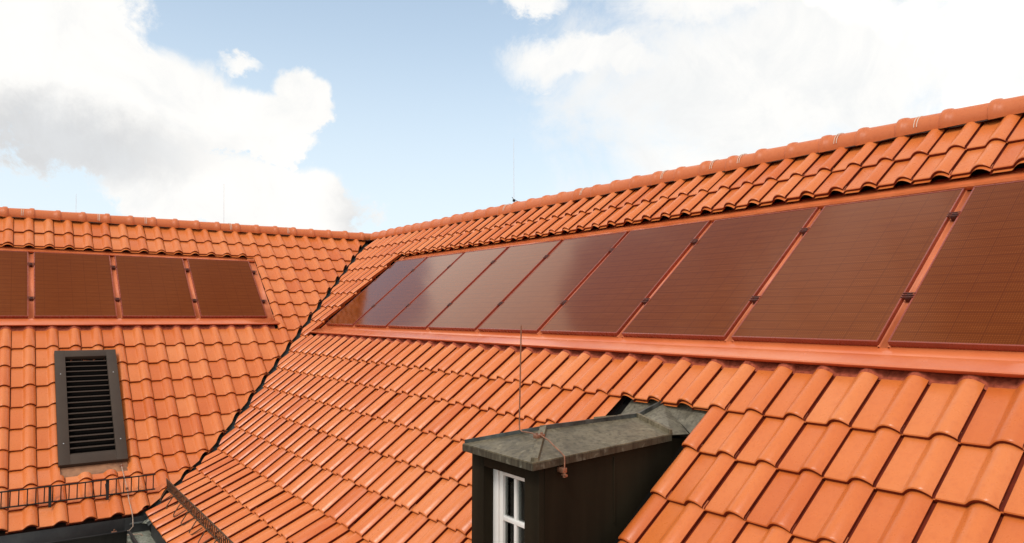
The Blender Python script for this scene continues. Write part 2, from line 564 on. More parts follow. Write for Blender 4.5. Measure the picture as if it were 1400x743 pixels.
# ridge tiles
def ridge_tile_mesh():
    n = 14; mb = MB()
    #  (position along tile, radius)  -> collar at the start, slim tail
    prof_ = [(-0.012, 0.1175), (-0.004, 0.1255), (0.022, 0.127), (0.048, 0.1235), (0.055, 0.1145), (0.10, 0.112), (0.22, 0.1085), (0.338, 0.105)]
    vs = []
    for (s, r) in prof_:
        for k in range(n + 1):
            a = radians(-20 + 220 * k / n)
            vs.append((s, r * cos(a) * 1.02, r * sin(a)))
    for (s, r) in [(0.338, 0.094), (-0.012, 0.098)]:
        for k in range(n + 1):
            a = radians(-20 + 220 * k / n)
            vs.append((s, r * cos(a) * 1.02, r * sin(a)))
    fs = []
    m = len(prof_) + 2
    for i in range(m):
        j = (i + 1) % m
        for k in range(n):
            fs.append((i * (n + 1) + k, i * (n + 1) + k + 1, j * (n + 1) + k + 1, j * (n + 1) + k))
    return mb.add(vs, fs)


RZ = 0.222
def ridge_row(parent, side, start, count, step):
    first = None
    for i in range(count):
        s = start + i * step
        tilt = random.gauss(0, 0.006); yaw = random.gauss(0, 0.006); dz = random.gauss(0, 0.0025)
        if first is None:
            o = ridge_tile_mesh().build('ridge_tile', M_RIDGE, parent, angle=50)
            at = o.data.attributes.new('tint', 'FLOAT', 'FACE')
            at.data.foreach_set('value', [0.5] * len(o.data.polygons))
            first = o
        else:
            o = first.copy(); COL.objects.link(o); o.parent = parent
        sag = 0.0
        if side == 'L':
            o.matrix_local = Matrix.Translation((s, RIDGE, RZ + dz)) @ Matrix.Rotation(yaw, 4, 'Z') @ Matrix.Rotation(tilt, 4, 'Y')
        else:
            o.matrix_local = Matrix.Translation((RIDGE, s, RZ + dz)) @ Matrix.Rotation(pi / 2 + yaw, 4, 'Z') @ Matrix.Rotation(tilt, 4, 'Y')


ridge_row(roofL, 'L', -0.44, 25, 0.3345)
ridge_row(roofR, 'R', -0.40 + 0.335, 43, 0.3345)
# ventilated ridge roll under the caps
for par, side, a0, a1 in ((roofL, 'L', -0.2, XMAX - 0.05), (roofR, 'R', -0.2, YMAX - 0.05)):
    mb = MB(); vs = []; fs = []
    n = int((a1 - a0) / 0.06)
    for i in range(n + 1):
        a = a0 + (a1 - a0) * i / n
        for (dd, zz) in ((0.06, 0.232), (0.085, 0.205), (0.108, 0.178 + random.uniform(-0.004, 0.004))):
            vs.append((a, RIDGE + dd, zz) if side == 'L' else (RIDGE + dd, a, zz))
    for i in range(n):
        for j in range(2):
            fs.append((i * 3 + j, i * 3 + j + 1, (i + 1) * 3 + j + 1, (i + 1) * 3 + j))
    mb.add(vs, fs); mb.build('ridge_roll', M_DECK, par, angle=60)
# conductor clips strapped over some ridge tiles
def clip_mesh():
    mb = MB()
    for off in (0.0, 0.022):
        mb.tube([(off, 0.1165 * cos(radians(a)), 0.1145 * sin(radians(a))) for a in range(-5, 186, 12)], 0.0034, 6)
    return mb
c0 = None
for side, s in [('R', y) for y in (4.39, 6.13, 7.37, 8.0, 8.43, 9.49, 10.11, 11.2)] + [('L', x) for x in (1.37, 2.41, 3.64, 4.44, 5.44)]:
    par = roofR if side == 'R' else roofL
    st = -0.065 if side == 'R' else -0.44
    s = st + 0.3345 * (round((s - st) / 0.3345 - 0.4) + 0.4)
    if c0 is None: o = c0 = clip_mesh().build('ridge_clip', M_CLIP, par)
    else: o = c0.copy(); COL.objects.link(o); o.parent = par
    o.matrix_local = Matrix.Translation((s, RIDGE, RZ)) if side == 'L' else Matrix.Translation((RIDGE, s, RZ)) @ Matrix.Rotation(pi / 2, 4, 'Z')

# flashings round the arrays ------------------------------------------------
def extrude_profile(side, u0, u1, pts, step=0.25, wob=0.0015, thick=0.004, trim=None):
    f = P_R if side == 'R' else P_L
    n = max(2, int(abs(u1 - u0) / step)); vs = []; fs = []
    m = len(pts)
    for i in range(n + 1):
        u = u0 + (u1 - u0) * i / n
        for (t, h) in pts:
            vs.append(f(u, t + random.gauss(0, wob * 0.5), h + random.gauss(0, wob)))
    for i in range(n):
        for j in range(m - 1):
            fs.append((i * m + j, (i + 1) * m + j, (i + 1) * m + j + 1, i * m + j + 1))
    return vs, fs


def flash(side, par, u0, u1, pts, step=0.25, wob=0.0012, mat=M_FLASH, name='flashing', th=0.003):
    mb = MB().add(*extrude_profile(side, u0, u1, pts, step, wob))
    o = mb.build(name, mat, par, angle=18)
    s = o.modifiers.new('thickness', 'SOLIDIFY'); s.thickness = th; s.offset = 0
    return o


# lower aprons (two folds, lip standing over the tile heads)
flash('R', roofR, R_S0 - 0.09, R_END + 0.02, [(R_TB - 0.03, -0.034), (2.085 * U, -0.030), (2.118 * U, -0.026), (2.126 * U, -0.012), (2.254 * U, 0.044), (2.262 * U, 0.042), (2.262 * U, 0.022)], 0.5, 0.001)
flash('L', roofL, L_S0 - 0.15, L_END + 0.02, [(L_TB - 0.03, -0.034), (1.905 * U, -0.030), (1.935 * U, -0.026), (1.942 * U, -0.012), (2.074 * U, 0.040), (2.082 * U, 0.038), (2.082 * U, 0.020)], 0.5, 0.001)
# upper strips
flash('R', roofR, R_S0 - 0.06, R_END, [(0.36 * U, -0.052), (0.47 * U, -0.046), (0.579 * U, 0.002), (0.586 * U, 0.004), (0.589 * U, -0.020)], 0.4)
flash('L', roofL, L_S0 - 0.08, L_END, [(0.36 * U, -0.052), (0.43 * U, -0.046), (0.527 * U, 0.002), (0.534 * U, 0.004), (0.537 * U, -0.020)], 0.4)
# side strips
def side_flash(side, par, ua, ub, t0, t1):
    f = P_R if side == 'R' else P_L
    sgn = 1 if ub > ua else -1
    vs, fs = [], []
    for t in (t0, t1):
        for (u, h) in ((ua, -0.034), (ua + sgn * 0.004, -0.024), (ua + sgn * 0.014, -0.024), (ua + sgn * 0.018, -0.032), (ub, -0.034)):
            vs.append(f(u, t, h))
    for j in range(4): fs.append((j, j + 1, 5 + j + 1, 5 + j))
    o = MB().add(vs, fs).build('flashing', M_STRIP, par, angle=20)
    s = o.modifiers.new('thickness', 'SOLIDIFY'); s.thickness = 0.003; s.offset = 0
side_flash('R', roofR, R_S0 - 0.07, R_S0 + 0.03, 0.42 * U, 2.11 * U)
side_flash('R', roofR, R_END + 0.002, R_END - 0.1, 0.42 * U, 2.11 * U)
side_flash('L', roofL, L_S0 - 0.085, L_S0 + 0.03, 0.42 * U, 1.93 * U)
side_flash('L', roofL, L_END + 0.002, L_END - 0.1, 0.42 * U, 1.93 * U)
# tray below the panels and mounting strips between them
def strip_part(side, par, u, t0, t1, half):
    f = P_R if side == 'R' else P_L
    prof_ = [(-half, -0.034), (-half * 0.72, -0.034), (-half * 0.66, -0.020), (-half * 0.5, -0.020), (-half * 0.42, -0.031), (half * 0.42, -0.031), (half * 0.5, -0.020), (half * 0.66, -0.020), (half * 0.72, -0.034), (half, -0.034)]
    vs = [f(u + a, t, h) for t in (t0, t1) for (a, h) in prof_]
    m = len(prof_)
    fs = [(j, j + 1, m + j + 1, m + j) for j in range(m - 1)]
    o = MB().add(vs, fs).build('mounting_strip', M_STRIP, par, angle=20)
    s = o.modifiers.new('thickness', 'SOLIDIFY'); s.thickness = 0.002; s.offset = 0
for k in range(1, R_N): strip_part('R', roofR, R_S0 + k * U, R_TT - 0.015, R_TB + 0.012, 0.05)
for k in range(1, L_N): strip_part('L', roofL, L_S0 + k * L_P, L_TT - 0.015, L_TB + 0.012, 0.052)
# red mortar bedding at the tile heads below the aprons
def bedding(side, par, u0, u1, t):
    f = P_R if side == 'R' else P_L
    vs, fs = [], []
    n = int(abs(u1 - u0) / 0.021)
    cov, org = (COV_R, 9.825 * U) if side == 'R' else (COV_L, 3.09 * U)
    for i in range(n + 1):
        u = u0 + (u1 - u0) * i / n
        wv = ((u - org) / cov) % 1.0
        if side == 'L': wv = 1 - wv
        hh = roll(max(0.06, wv)) - 0.026
        for (dt, h) in ((-0.09, -0.012), (0.0, -0.002), (0.02 + random.uniform(-0.008, 0.008), -0.003), (0.04 + random.uniform(-0.013, 0.013), -0.013)):
            vs.append(f(u, t + dt, hh + h + random.uniform(-0.0025, 0.0025)))
    for i in range(n):
        for j in range(3): fs.append((i * 4 + j, i * 4 + j + 1, (i + 1) * 4 + j + 1, (i + 1) * 4 + j))
    MB().add(vs, fs).build('mortar_bedding', M_MORTAR, par, angle=50)
bedding('R', roofR, R_S0 + 0.15, R_END, 2.262 * U)
bedding('L', roofL, L_S0 - 0.05, L_END, 2.098 * U)

# gutters at the eaves
def gutter(side, a0, a1):
    vs, fs = [], []
    pr = [(-0.01, -0.02), (-0.005, -0.215), (0.005, -0.225), (0.17, -0.235), (0.185, -0.225), (0.19, -0.10), (0.205, -0.092), (0.21, -0.105)]
    for a in (a0, a1):
        for (d, z) in pr:
            vs.append((a, er + d, ez + z) if side == 'L' else (er + d, a, ez + z))
    m = len(pr)
    for j in range(m - 1): fs.append((j, j + 1, m + j + 1, m + j))
    o = MB().add(vs, fs).build('gutter', M_GUTTER, house, angle=25)
    s = o.modifiers.new('thickness', 'SOLIDIFY'); s.thickness = 0.004
    # weathered sheet lining the gutter floor
    mb = MB()
    if side == 'L': mb.box(a0, a1, er + 0.012, er + 0.168, ez - 0.226, ez - 0.222)
    else: mb.box(er + 0.012, er + 0.168, a0, a1, ez - 0.226, ez - 0.222)
    mb.build('gutter_lining', M_LICHEN, house, smooth=False)
gutter('L', er + 0.215, XMAX); gutter('R', er + 0.215, YMAX)
mb = MB(); mb.box(er - 0.04, er + 0.214, er - 0.012, er - 0.004, ez - 0.21, ez - 0.02); mb.build('fascia', M_GUTTER, house, smooth=False)
mb = MB()      # corner pan where the valley discharges
mb.box(er - 0.02, er + 0.216, er + 0.0, er + 0.30, ez - 0.185, ez - 0.178)
mb.box(er - 0.02, er + 0.20, er + 0.21, er + 0.50, ez - 0.186, ez - 0.179)
mb.slab([(er - 0.09, er - 0.03, ez - 0.03), (er - 0.03, er - 0.09, ez - 0.03), (er + 0.075, er - 0.01, ez - 0.085), (er - 0.01, er + 0.075, ez - 0.085)], 0.006, (0, 0, -1))
mb.build('gutter_corner', M_LICHEN, house, smooth=False)

# ------------------------------------------------------------------ solar panels
def panel_parts(root, W, H):
    """local: x across, y up-slope, z out of the roof; origin = lower middle of the back"""
    fw, fh = 0.011, 0.040
    mb = MB()
    b = 0.003
    mb.box(-W / 2, W / 2, 0, fw, 0, fh, b); mb.box(-W / 2, W / 2, H - fw, H, 0, fh, b)
    mb.box(-W / 2, -W / 2 + fw, fw, H - fw, 0, fh - 0.0004, b); mb.box(W / 2 - fw, W / 2, fw, H - fw, 0, fh - 0.0004, b)
    fr = mb.build('frame', M_FRAME, root, angle=30)
    vs = [(-W / 2 + fw, fw, fh - 0.003), (W / 2 - fw, fw, fh - 0.003), (W / 2 - fw, H - fw, fh - 0.003), (-W / 2 + fw, H - fw, fh - 0.003)]
    vs += [(x, y, fh - 0.009) for x, y, z in vs]
    gl = mesh_obj('glass', vs, [(0, 1, 2, 3), (7, 6, 5, 4), (0, 4, 5, 1), (1, 5, 6, 2), (2, 6, 7, 3), (3, 7, 4, 0)], M_CELL, root, smooth=False)
    uv = gl.data.uv_layers.new(name='UVMap')
    for lp in gl.data.loops:
        co = gl.data.vertices[lp.vertex_index].co
        uv.data[lp.index].uv = (co.x + 2, co.y + 2)
    return fr, gl


def clamp_mb(W, y, gapw):
    mb = MB()
    xc = W / 2 + gapw / 2
    mb.box(xc - gapw * 0.28, xc + gapw * 0.28, y - 0.024, y + 0.024, 0.006, 0.036, 0.002)
    for k in (-0.019, 0, 0.019):
        mb.box(xc - gapw * 0.64, xc + gapw * 0.64, y + k - 0.0036, y + k + 0.0036, 0.0405, 0.0455, 0.0012)
    return mb


def copy_thing(root):
    r = root.copy(); COL.objects.link(r)
    for ch in list(root.children):
        c = ch.copy(); COL.objects.link(c); c.parent = r
        c.matrix_parent_inverse = ch.matrix_parent_inverse.copy()
    return r


def array(side, n, s0, pitch, tt, tb, gapw, labels, group, clamps):
    f = frame_R if side == 'R' else frame_L
    W = pitch - gapw; H = tb - tt
    proto = None; protoc = None
    for k in range(n):
        M = f(s0 + (k + 0.5) * pitch, tb, -0.032)
        M = M @ Matrix.Rotation(random.gauss(0, 0.0016), 4, 'X') @ Matrix.Rotation(random.gauss(0, 0.0016), 4, 'Y')
        if proto is None:
            o = proto = empty('solar_panel')
            panel_parts(o, W, H)
            for fr in (0.203, 0.735):
                clamp_mb(W, H * (1 - fr), gapw).build('clamp', M_CLAMP, o, angle=30)
        else:
            o = copy_thing(proto)
        o.matrix_world = M
        tag(o, labels[k], 'solar panel', group)


labR = ['narrow-looking solar panel at the valley end of the right roof, dark with mirrored tiles',
        'second solar panel from the valley on the right roof, mirroring blue sky',
        'third solar panel from the valley on the right roof, pale rosy brown',
        'fourth solar panel from the valley on the right roof, evenly hazy brown',
        'fifth solar panel from the valley, behind the tip of the copper rod',
        'sixth solar panel from the valley on the right roof, above the dormer roof',
        'seventh solar panel from the valley on the right roof, third from the right end',
        'large red-brown solar panel, last but one at the right end of the long row',
        'nearest solar panel at the right end of the long row, cut by the picture edge']
array('R', R_N, R_S0, U, R_TT, R_TB, 0.056, labR, 'terracotta solar panels in the long row on the right roof', True)
labL = ['rightmost solar panel of the four on the left roof, beside the bare tiles',
        'second solar panel from the right of the four on the left roof',
        'solar panel on the left roof straight above the louvred vent',
        'leftmost solar panel on the left roof, cut by the picture edge']
array('L', L_N, L_S0, L_P, L_TT, L_TB, 0.066, labL, 'terracotta solar panels on the left roof', True)

# ------------------------------------------------------------------ louvred vent
VX0, VX1, VT0, VT1 = 4.372, 5.048, 2.735, 4.553
vent = empty('roof_vent')
vent.matrix_world = frame_L((VX0 + VX1) / 2, VT1, 0.0)
tag(vent, 'brown louvred roof vent standing in the left roof tiles', 'roof vent')
W, H = VX1 - VX0, VT1 - VT0
fo, ztop = 0.112, 0.062
mb = MB()
mb.box(-W / 2, -W / 2 + fo, 0, H, 0.0, ztop, 0.004); mb.box(W / 2 - fo, W / 2, 0, H, 0.0, ztop, 0.004)
mb.box(-W / 2 + fo - 0.002, W / 2 - fo + 0.002, 0.001, 0.135, 0.0, ztop - 0.0015, 0.004); mb.box(-W / 2 + fo - 0.002, W / 2 - fo + 0.002, H - 0.115, H - 0.001, 0.0, ztop - 0.0015, 0.004)
mb.build('frame', M_VENT, vent, angle=30)
mb = MB()
nsl = 18; y0, y1 = 0.135, H - 0.115
for i in range(nsl):
    yc = y0 + (y1 - y0) * (i + 0.35) / nsl
    Mx = Matrix.Translation((0, yc, ztop - 0.032)) @ Matrix.Rotation(radians(-38), 4, 'X')
    mb.box(-W / 2 + fo, W / 2 - fo, -0.026, 0.026, -0.002, 0.002, 0.0, Mx)
    Mx2 = Matrix.Translation((0, yc + 0.0265 * cos(radians(38)) * -1, ztop - 0.032 + 0.0265 * sin(radians(38)))) 
    mb.box(-W / 2 + fo, W / 2 - fo, -0.006, 0.006, -0.006, 0.002, 0.0, Mx2)
mb.build('louvre', M_VENT, vent, smooth=False)
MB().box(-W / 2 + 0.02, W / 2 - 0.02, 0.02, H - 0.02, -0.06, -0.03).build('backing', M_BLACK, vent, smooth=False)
for sx, sy in ((-1, 0.30), (1, 0.30), (-1, H - 0.42), (1, H - 0.42)):
    mb = MB(); mb.tube([(sx * (W / 2 - 0.055), sy, ztop - 0.002), (sx * (W / 2 - 0.055), sy, ztop + 0.004)], 0.0065, 10)
    mb.build('screw', M_SCREW, vent)
# apron of copper sheet below the vent and upstand
mb = MB()
mb.slab([(-W / 2 + 0.006, 0.012, 0.012), (W / 2 - 0.006, 0.012, 0.012), (W / 2 - 0.004, -0.158, 0.004), (-W / 2 + 0.0, -0.152, 0.004)], 0.004, (0, 0, -1))
mb.build('apron', M_APRON, vent, smooth=False)
mb = MB(); mb.box(-W / 2 + 0.01, W / 2 - 0.01, 0.003, 0.03, -0.05, 0.03); mb.build('upstand', M_BLACK, vent, smooth=False)

# ------------------------------------------------------------------ snow guards
def snow_guard(side, a0, a1, t, label, mat, loops, Hh):
    f = P_L if side == 'L' else P_R
    base0, base1 = f(a0, t, 0.03), f(a1, t, 0.03)
    ax = (base1 - base0).normalized(); Ln = (base1 - base0).length
    down = Vector((0, 1, 0)) if side == 'L' else Vector((1, 0, 0))
    up = (Vector((0, 0, 1)) + down * (0.10 if loops else -0.06)).normalized()
    root = empty('snow_guard', loc=base0)
    tag(root, label, 'snow guard', 'snow guards above the eaves')
    mb = MB()
    mb.tube([base0 + ax * (Ln * i / 12) + up * (Hh + random.gauss(0, 0.002)) for i in range(13)], 0.0075, 6)
    mb.build('rail', mat, root, origin=base0)
    mb = MB()
    mb.tube([base0 + ax * (Ln * i / 12) + up * 0.008 for i in range(13)], 0.0075, 6)
    n = int(Ln / 0.0715)
    for i in range(n + 1):
        p = base0 + ax * (0.02 + (Ln - 0.04) * i / n)
        mb.tube([p + up * 0.006, p + up * Hh], 0.0055, 6)
    mb.build('grille', mat, root, origin=base0)
    dirdn = (f(a0, t + 0.1, 0) - f(a0, t, 0)).normalized()
    nrm = ax.cross(dirdn); nrm = nrm if nrm.z > 0 else -nrm
    s = 0.465 if side == 'L' else 0.22
    stepb = 0.515 if side == 'L' else 0.36
    while s < Ln - 0.05:
        p = base0 + ax * s
        mb = MB()
        if loops:
            mb.tube([p + up * (Hh * 0.55) + dirdn * 0.006, p + up * 0.07 + dirdn * 0.05, p + dirdn * 0.115 + nrm * 0.012, p + dirdn * 0.125 - nrm * 0.004 + ax * 0.02, p + dirdn * 0.11 - nrm * 0.004 + ax * 0.05, p + dirdn * 0.01 + ax * 0.06], 0.0055, 6)
        else:
            for (q0, q1, wd) in ((p + up * Hh - down * 0.012, p + dirdn * 0.055 - nrm * 0.012, 0.013),):
                d = q1 - q0
                sd = ax * wd; th = d.normalized().cross(ax) * 0.003
                vs = [q0 - sd + th, q0 + sd + th, q0 + sd - th, q0 - sd - th, q1 - sd + th, q1 + sd + th, q1 + sd - th, q1 - sd - th]
                mb.add(vs, [(0, 1, 2, 3), (7, 6, 5, 4), (0, 4, 5, 1), (1, 5, 6, 2), (2, 6, 7, 3), (3, 7, 4, 0)])
            mb.tube([p + dirdn * 0.05 - nrm * 0.012, p - dirdn * 0.18 + nrm * 0.01], 0.005, 6)
        mb.build('bracket', mat, root, origin=base0)
        s += stepb
    return root
snow_guard('L', 4.165, 7.3, 4.885 * U, 'black snow guard rail below the louvred vent on the left roof', M_IRON, False, 0.165)
snow_guard('R', 3.98, 9.6, 4.93 * U, 'rusty snow guard beside the valley on the right roof, seen end-on', M_RUST, True, 0.12)

# ------------------------------------------------------------------ dormer
XF, YL, YR = 3.344, 9.195, 9.845            # front wall plane and cheeks
EX, EYL, EYR = 3.404, 9.190, 9.870          # eaves
ZE, ZB = -2.003, -1.950
RY, RX0, RX1 = 9.535, 3.085, 2.313
ZR0, ZR1 = -1.905, -1.893
dormer = empty('dormer', loc=(XF, (YL + YR) / 2, -2.87))
tag(dormer, 'narrow dark dormer with patinated metal roof and white window', 'dormer')
DO = dormer.location
OL, OR_, OT, OB = 9.322, 9.716, -2.118, -2.78
mb = MB()     # front wall with opening
def fbox(y0, y1, z0, z1): mb.box(XF - 0.11, XF, y0, y1, z0, z1, 0.003)
fbox(YL, OL, -3.15, -2.035); fbox(OR_, YR, -3.15, -2.035)
mb.box(XF - 0.11, XF - 0.0015, OL - 0.002, OR_ + 0.002, OT, -2.036, 0.002); mb.box(XF - 0.11, XF - 0.0015, OL - 0.002, OR_ + 0.002, -3.15, OB, 0.002)
mb.build('front_wall', M_WALLD, dormer, origin=DO, angle=30)
# cheeks follow the roof slope
def cheek(y0, y1):
    mb = MB()
    poly = [(XF - 0.035, -2.035), (2.36, -1.985), (2.22, -1.99), (2.22, -2.1), (XF - 0.035, -3.12)]
    vs = [(x, y0, z) for x, z in poly] + [(x, y1, z) for x, z in poly]
    n = len(poly)
    fs = [tuple(range(n)), tuple(range(2 * n - 1, n - 1, -1))] + [(i, (i + 1) % n, n + (i + 1) % n, n + i) for i in range(n)]
    mb.add(vs, fs)
    # welted sheet joints
    yy = y1 if y0 > 9.5 else y0
    for xs in (2.82,):
        zt_ = -2.04; zb_ = -xs * tan(TH) + 0.02
        mb.box(xs - 0.006, xs + 0.006, yy - 0.006, yy + 0.008, zb_, zt_, 0.002)
    return mb.build('cheek', M_WALLD, dormer, origin=DO, angle=30)
cheek(YR - 0.05, YR + 0.003); cheek(YL - 0.003, YL + 0.05)
# roof sheets
A = Vector((EX, EYR, ZE)); FLc = Vector((EX, EYL, ZE)); B = Vector((2.373, EYR, ZB)); BL = Vector((2.373, EYL, ZB))
R0 = Vector((RX0, RY, ZR0)); R1 = Vector((RX1, RY, ZR1))
mb = MB()
dn = (0, 0, -1)
vs = [A, FLc, B, BL, R0, R1]
fs = [(0, 4, 1), (0, 2, 5, 4), (1, 4, 5, 3)]
low = [Vector((p.x, p.y, p.z - 0.037)) for p in (A, FLc, B, BL)]
vs += low
fs += [(0, 1, 7, 6), (0, 6, 8, 2), (1, 3, 9, 7), (6, 7, 9, 8), (2, 8, 9, 3, 5)]
mb.add(vs, fs)
droof = mb.build('roof', M_PATINA, dormer, origin=DO, smooth=False)
mb = MB()      # folded drip edge with run-off streaks
for p, q, d in ((A, FLc, (-1, 0, 0)), (A, B, (0, -1, 0)), (FLc, BL, (0, 1, 0))):
    o_ = Vector(d) * -0.0035
    mb.slab([p + o_ + Vector((0, 0, -0.006)), q + o_ + Vector((0, 0, -0.006)), q + o_ + Vector((0, 0, -0.041)), p + o_ + Vector((0, 0, -0.041))], 0.003, d)
mb.build('drip_edge', M_FASCIA, droof, smooth=False, origin=DO)
# standing seams: ridge, front hips, rear hips
def seam(p, q, hgt, wd, name='seam', mat=M_PATINA):
    p, q = Vector(p), Vector(q)
    d = (q - p).normalized(); sd = d.cross(Vector((0, 0, 1))).normalized() * wd
    up = Vector((0, 0, 1)) * hgt
    k = Vector((0, 0, 0.004))
    vs = [p - sd - k, p + sd - k, p + sd * 0.8 + up, p - sd * 0.8 + up, q - sd - k, q + sd - k, q + sd * 0.8 + up, q - sd * 0.8 + up]
    o = MB().add(vs, [(0, 1, 2, 3), (7, 6, 5, 4), (0, 4, 5, 1), (1, 5, 6, 2), (2, 6, 7, 3), (3, 7, 4, 0)]).build(name, mat, droof, smooth=False, origin=DO)
    return o
seam(R0 + Vector((0.012, 0, 0)), R1, 0.022, 0.006, mat=M_VALLEY)
seam(A + Vector((-0.02, -0.012, 0.004)), R0 + Vector((-0.01, 0, 0.004)), 0.018, 0.022)
seam(FLc + Vector((-0.01, 0.006, 0.002)), R0, 0.020, 0.006, mat=M_VALLEY)
seam(B + Vector((0.004, 0, 0)), R1 + Vector((0.004, 0, 0)), 0.024, 0.012)
seam(BL, R1, 0.02, 0.010)
# saddle apron joining the dormer roof to the slope
def PR(y, t, h): return P_R(y, t, h)
HB = -0.043
S1 = PR(9.48, 2.79, HB); S2 = PR(9.872, 2.965, HB); S0 = PR(9.17, 2.93, HB); Rj = PR(9.535, 2.765, HB + 0.012)
mb = MB()
mb.slab([R1 + Vector((0, 0, -0.004)), Rj, S2, B + Vector((0, 0, -0.006))], 0.003, dn)
mb.slab([R1 + Vector((0, 0, -0.004)), BL + Vector((0, 0, -0.006)), S0, Rj], 0.003, dn)
mb.build('saddle', M_ZINC, dormer, smooth=False, origin=DO)
mb = MB()
mb.slab([PR(9.225, 2.66, HB - 0.006), PR(9.225, 2.92, HB - 0.006), Rj + Vector((0, 0, -0.012)), PR(9.955, 3.0, HB - 0.006), PR(9.955, 2.66, HB - 0.006)], 0.003, dn)
mb.build('apron', M_ZINC, dormer, smooth=False, origin=DO)
# side channels between the cheeks and cut tiles; black sheet stands in for shade
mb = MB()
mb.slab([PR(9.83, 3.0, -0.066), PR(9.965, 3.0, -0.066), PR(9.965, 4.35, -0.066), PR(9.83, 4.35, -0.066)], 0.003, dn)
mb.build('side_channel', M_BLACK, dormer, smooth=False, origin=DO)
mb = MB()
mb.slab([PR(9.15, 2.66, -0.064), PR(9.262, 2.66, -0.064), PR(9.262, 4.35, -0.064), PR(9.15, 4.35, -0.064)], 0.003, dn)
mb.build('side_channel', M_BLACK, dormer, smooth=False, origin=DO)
seam(Rj + Vector((0.0, 0.0, 0.004)), PR(9.535, 2.60, HB), 0.024, 0.008)
seam(R1, Rj + Vector((0, 0, 0.004)), 0.022, 0.007, mat=M_VALLEY)
# window
XW = 3.278
win = MB()
win.box(XW - 0.05, XW, OL, OL + 0.050, OB, OT, 0.003); win.box(XW - 0.05, XW, OR_ - 0.050, OR_, OB, OT, 0.003)
win.box(XW - 0.05, XW - 0.001, OL + 0.049, OR_ - 0.049, OT - 0.022, OT, 0.003); win.box(XW - 0.05, XW - 0.001, OL + 0.049, OR_ - 0.049, OB, OB + 0.04, 0.003)
win = win.build('window', M_WHITE, dormer, origin=DO, angle=30)
mb = MB()     # casement sash inside the frame
XS = XW - 0.012
mb.box(XS - 0.04, XS, OL + 0.051, OL + 0.082, OB + 0.041, OT - 0.023, 0.003); mb.box(XS - 0.04, XS, OR_ - 0.082, OR_ - 0.051, OB + 0.041, OT - 0.023, 0.003)
mb.box(XS - 0.04, XS - 0.001, OL + 0.081, OR_ - 0.081, OT - 0.047, OT - 0.023, 0.003); mb.box(XS - 0.04, XS - 0.001, OL + 0.081, OR_ - 0.081, OB + 0.041, OB + 0.075, 0.003)
mb.build('sash', M_WHITE, win, origin=DO, angle=30)
mb = MB(); ym = (OL + OR_) / 2
XM = XW - 0.016
mb.box(XM - 0.03, XM, ym - 0.013, ym + 0.013, OB + 0.076, OT - 0.048, 0.003)
for zb_ in (-2.405, -2.60):
    mb.box(XM - 0.028, XM + 0.003, OL + 0.083, OR_ - 0.083, zb_ - 0.013, zb_ + 0.013, 0.003)
mb.build('glazing_bar', M_WHITE, win, origin=DO, angle=30)
for y0, y1 in ((OL + 0.0825, ym - 0.0135), (ym + 0.0135, OR_ - 0.0825)):
    zz = [OT - 0.048, -2.405, -2.60, OB + 0.076]
    for a, b in zip(zz[:-1], zz[1:]):
        MB().box(XM - 0.018, XM - 0.014, y0, y1, b + 0.005, a - 0.005).build('pane', M_GLASS, win, smooth=False, origin=DO)
mb = MB()     # curtain folds hanging inside
vs, fs = [], []
def curtain(y0, y1):
    n = 40
    b = len(mb.v); v = []; f = []
    for i in range(n + 1):
        y = y0 + (y1 - y0) * i / n
        x = XW - 0.10 + 0.012 * sin(i * 1.25) + 0.006 * sin(i * 0.43)
        v += [(x, y, OT), (x + 0.003, y, OB)]
    for i in range(n): f.append((2 * i, 2 * i + 1, 2 * i + 3, 2 * i + 2))
    mb.add(v, f)
curtain(OL + 0.05, OL + 0.125); curtain(OR_ - 0.16, OR_ - 0.06)
cu = mb.build('curtain', M_CURTAIN, win, origin=DO, angle=80)
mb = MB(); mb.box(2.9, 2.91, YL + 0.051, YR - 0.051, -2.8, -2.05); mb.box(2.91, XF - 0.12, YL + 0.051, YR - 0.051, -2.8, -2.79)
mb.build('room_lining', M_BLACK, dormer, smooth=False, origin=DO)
MB().box(XF - 0.07, XF + 0.03, OL - 0.001, OR_ + 0.001, OB - 0.02, OB + 0.001, 0.003).build('sill', M_PATINA, dormer, origin=DO)

# ------------------------------------------------------------------ lightning protection
rod = empty('lightning_rod', loc=(3.18, 9.42, -1.93))
tag(rod, 'thin copper lightning rod bent over the dormer roof', 'lightning rod')
o0 = rod.location
mb = MB()
mb.tube([(3.18, 9.462, -1.31), (3.18, 9.453, -1.6), (3.18, 9.445, -1.885), (3.18, 9.449, -1.908), (3.182, 9.475, -1.916), (3.185, 9.55, -1.912), (3.19, 9.62, -1.912), (3.195, 9.68, -1.914), (3.20, 9.74, -1.926), (3.205, 9.80, -1.950), (3.21, 9.86, -1.973), (3.21, 9.888, -1.988), (3.212, 9.893, -2.01), (3.215, 9.893, -2.07)], 0.0042, 8)
mb.build('rod', M_COPPER, rod, origin=o0)
mb = MB(); mb.box(3.165, 3.225, 9.635, 9.668, -1.928, -1.906, 0.003); mb.tube([(3.178, 9.652, -1.908), (3.178, 9.652, -1.898)], 0.007, 8); mb.tube([(3.212, 9.652, -1.908), (3.212, 9.652, -1.898)], 0.007, 8)
mb.build('clamp', M_COPPER, rod, origin=o0)
mb = MB(); mb.box(3.20, 3.23, 9.848, 9.90, -2.072, -2.046, 0.004); mb.tube([(3.215, 9.893, -2.05), (3.215, 9.893, -2.095)], 0.0085, 8); mb.tube([(3.215, 9.878, -2.083), (3.215, 9.912, -2.083)], 0.008, 8)
mb.build('terminal', M_COPPER, rod, origin=o0)

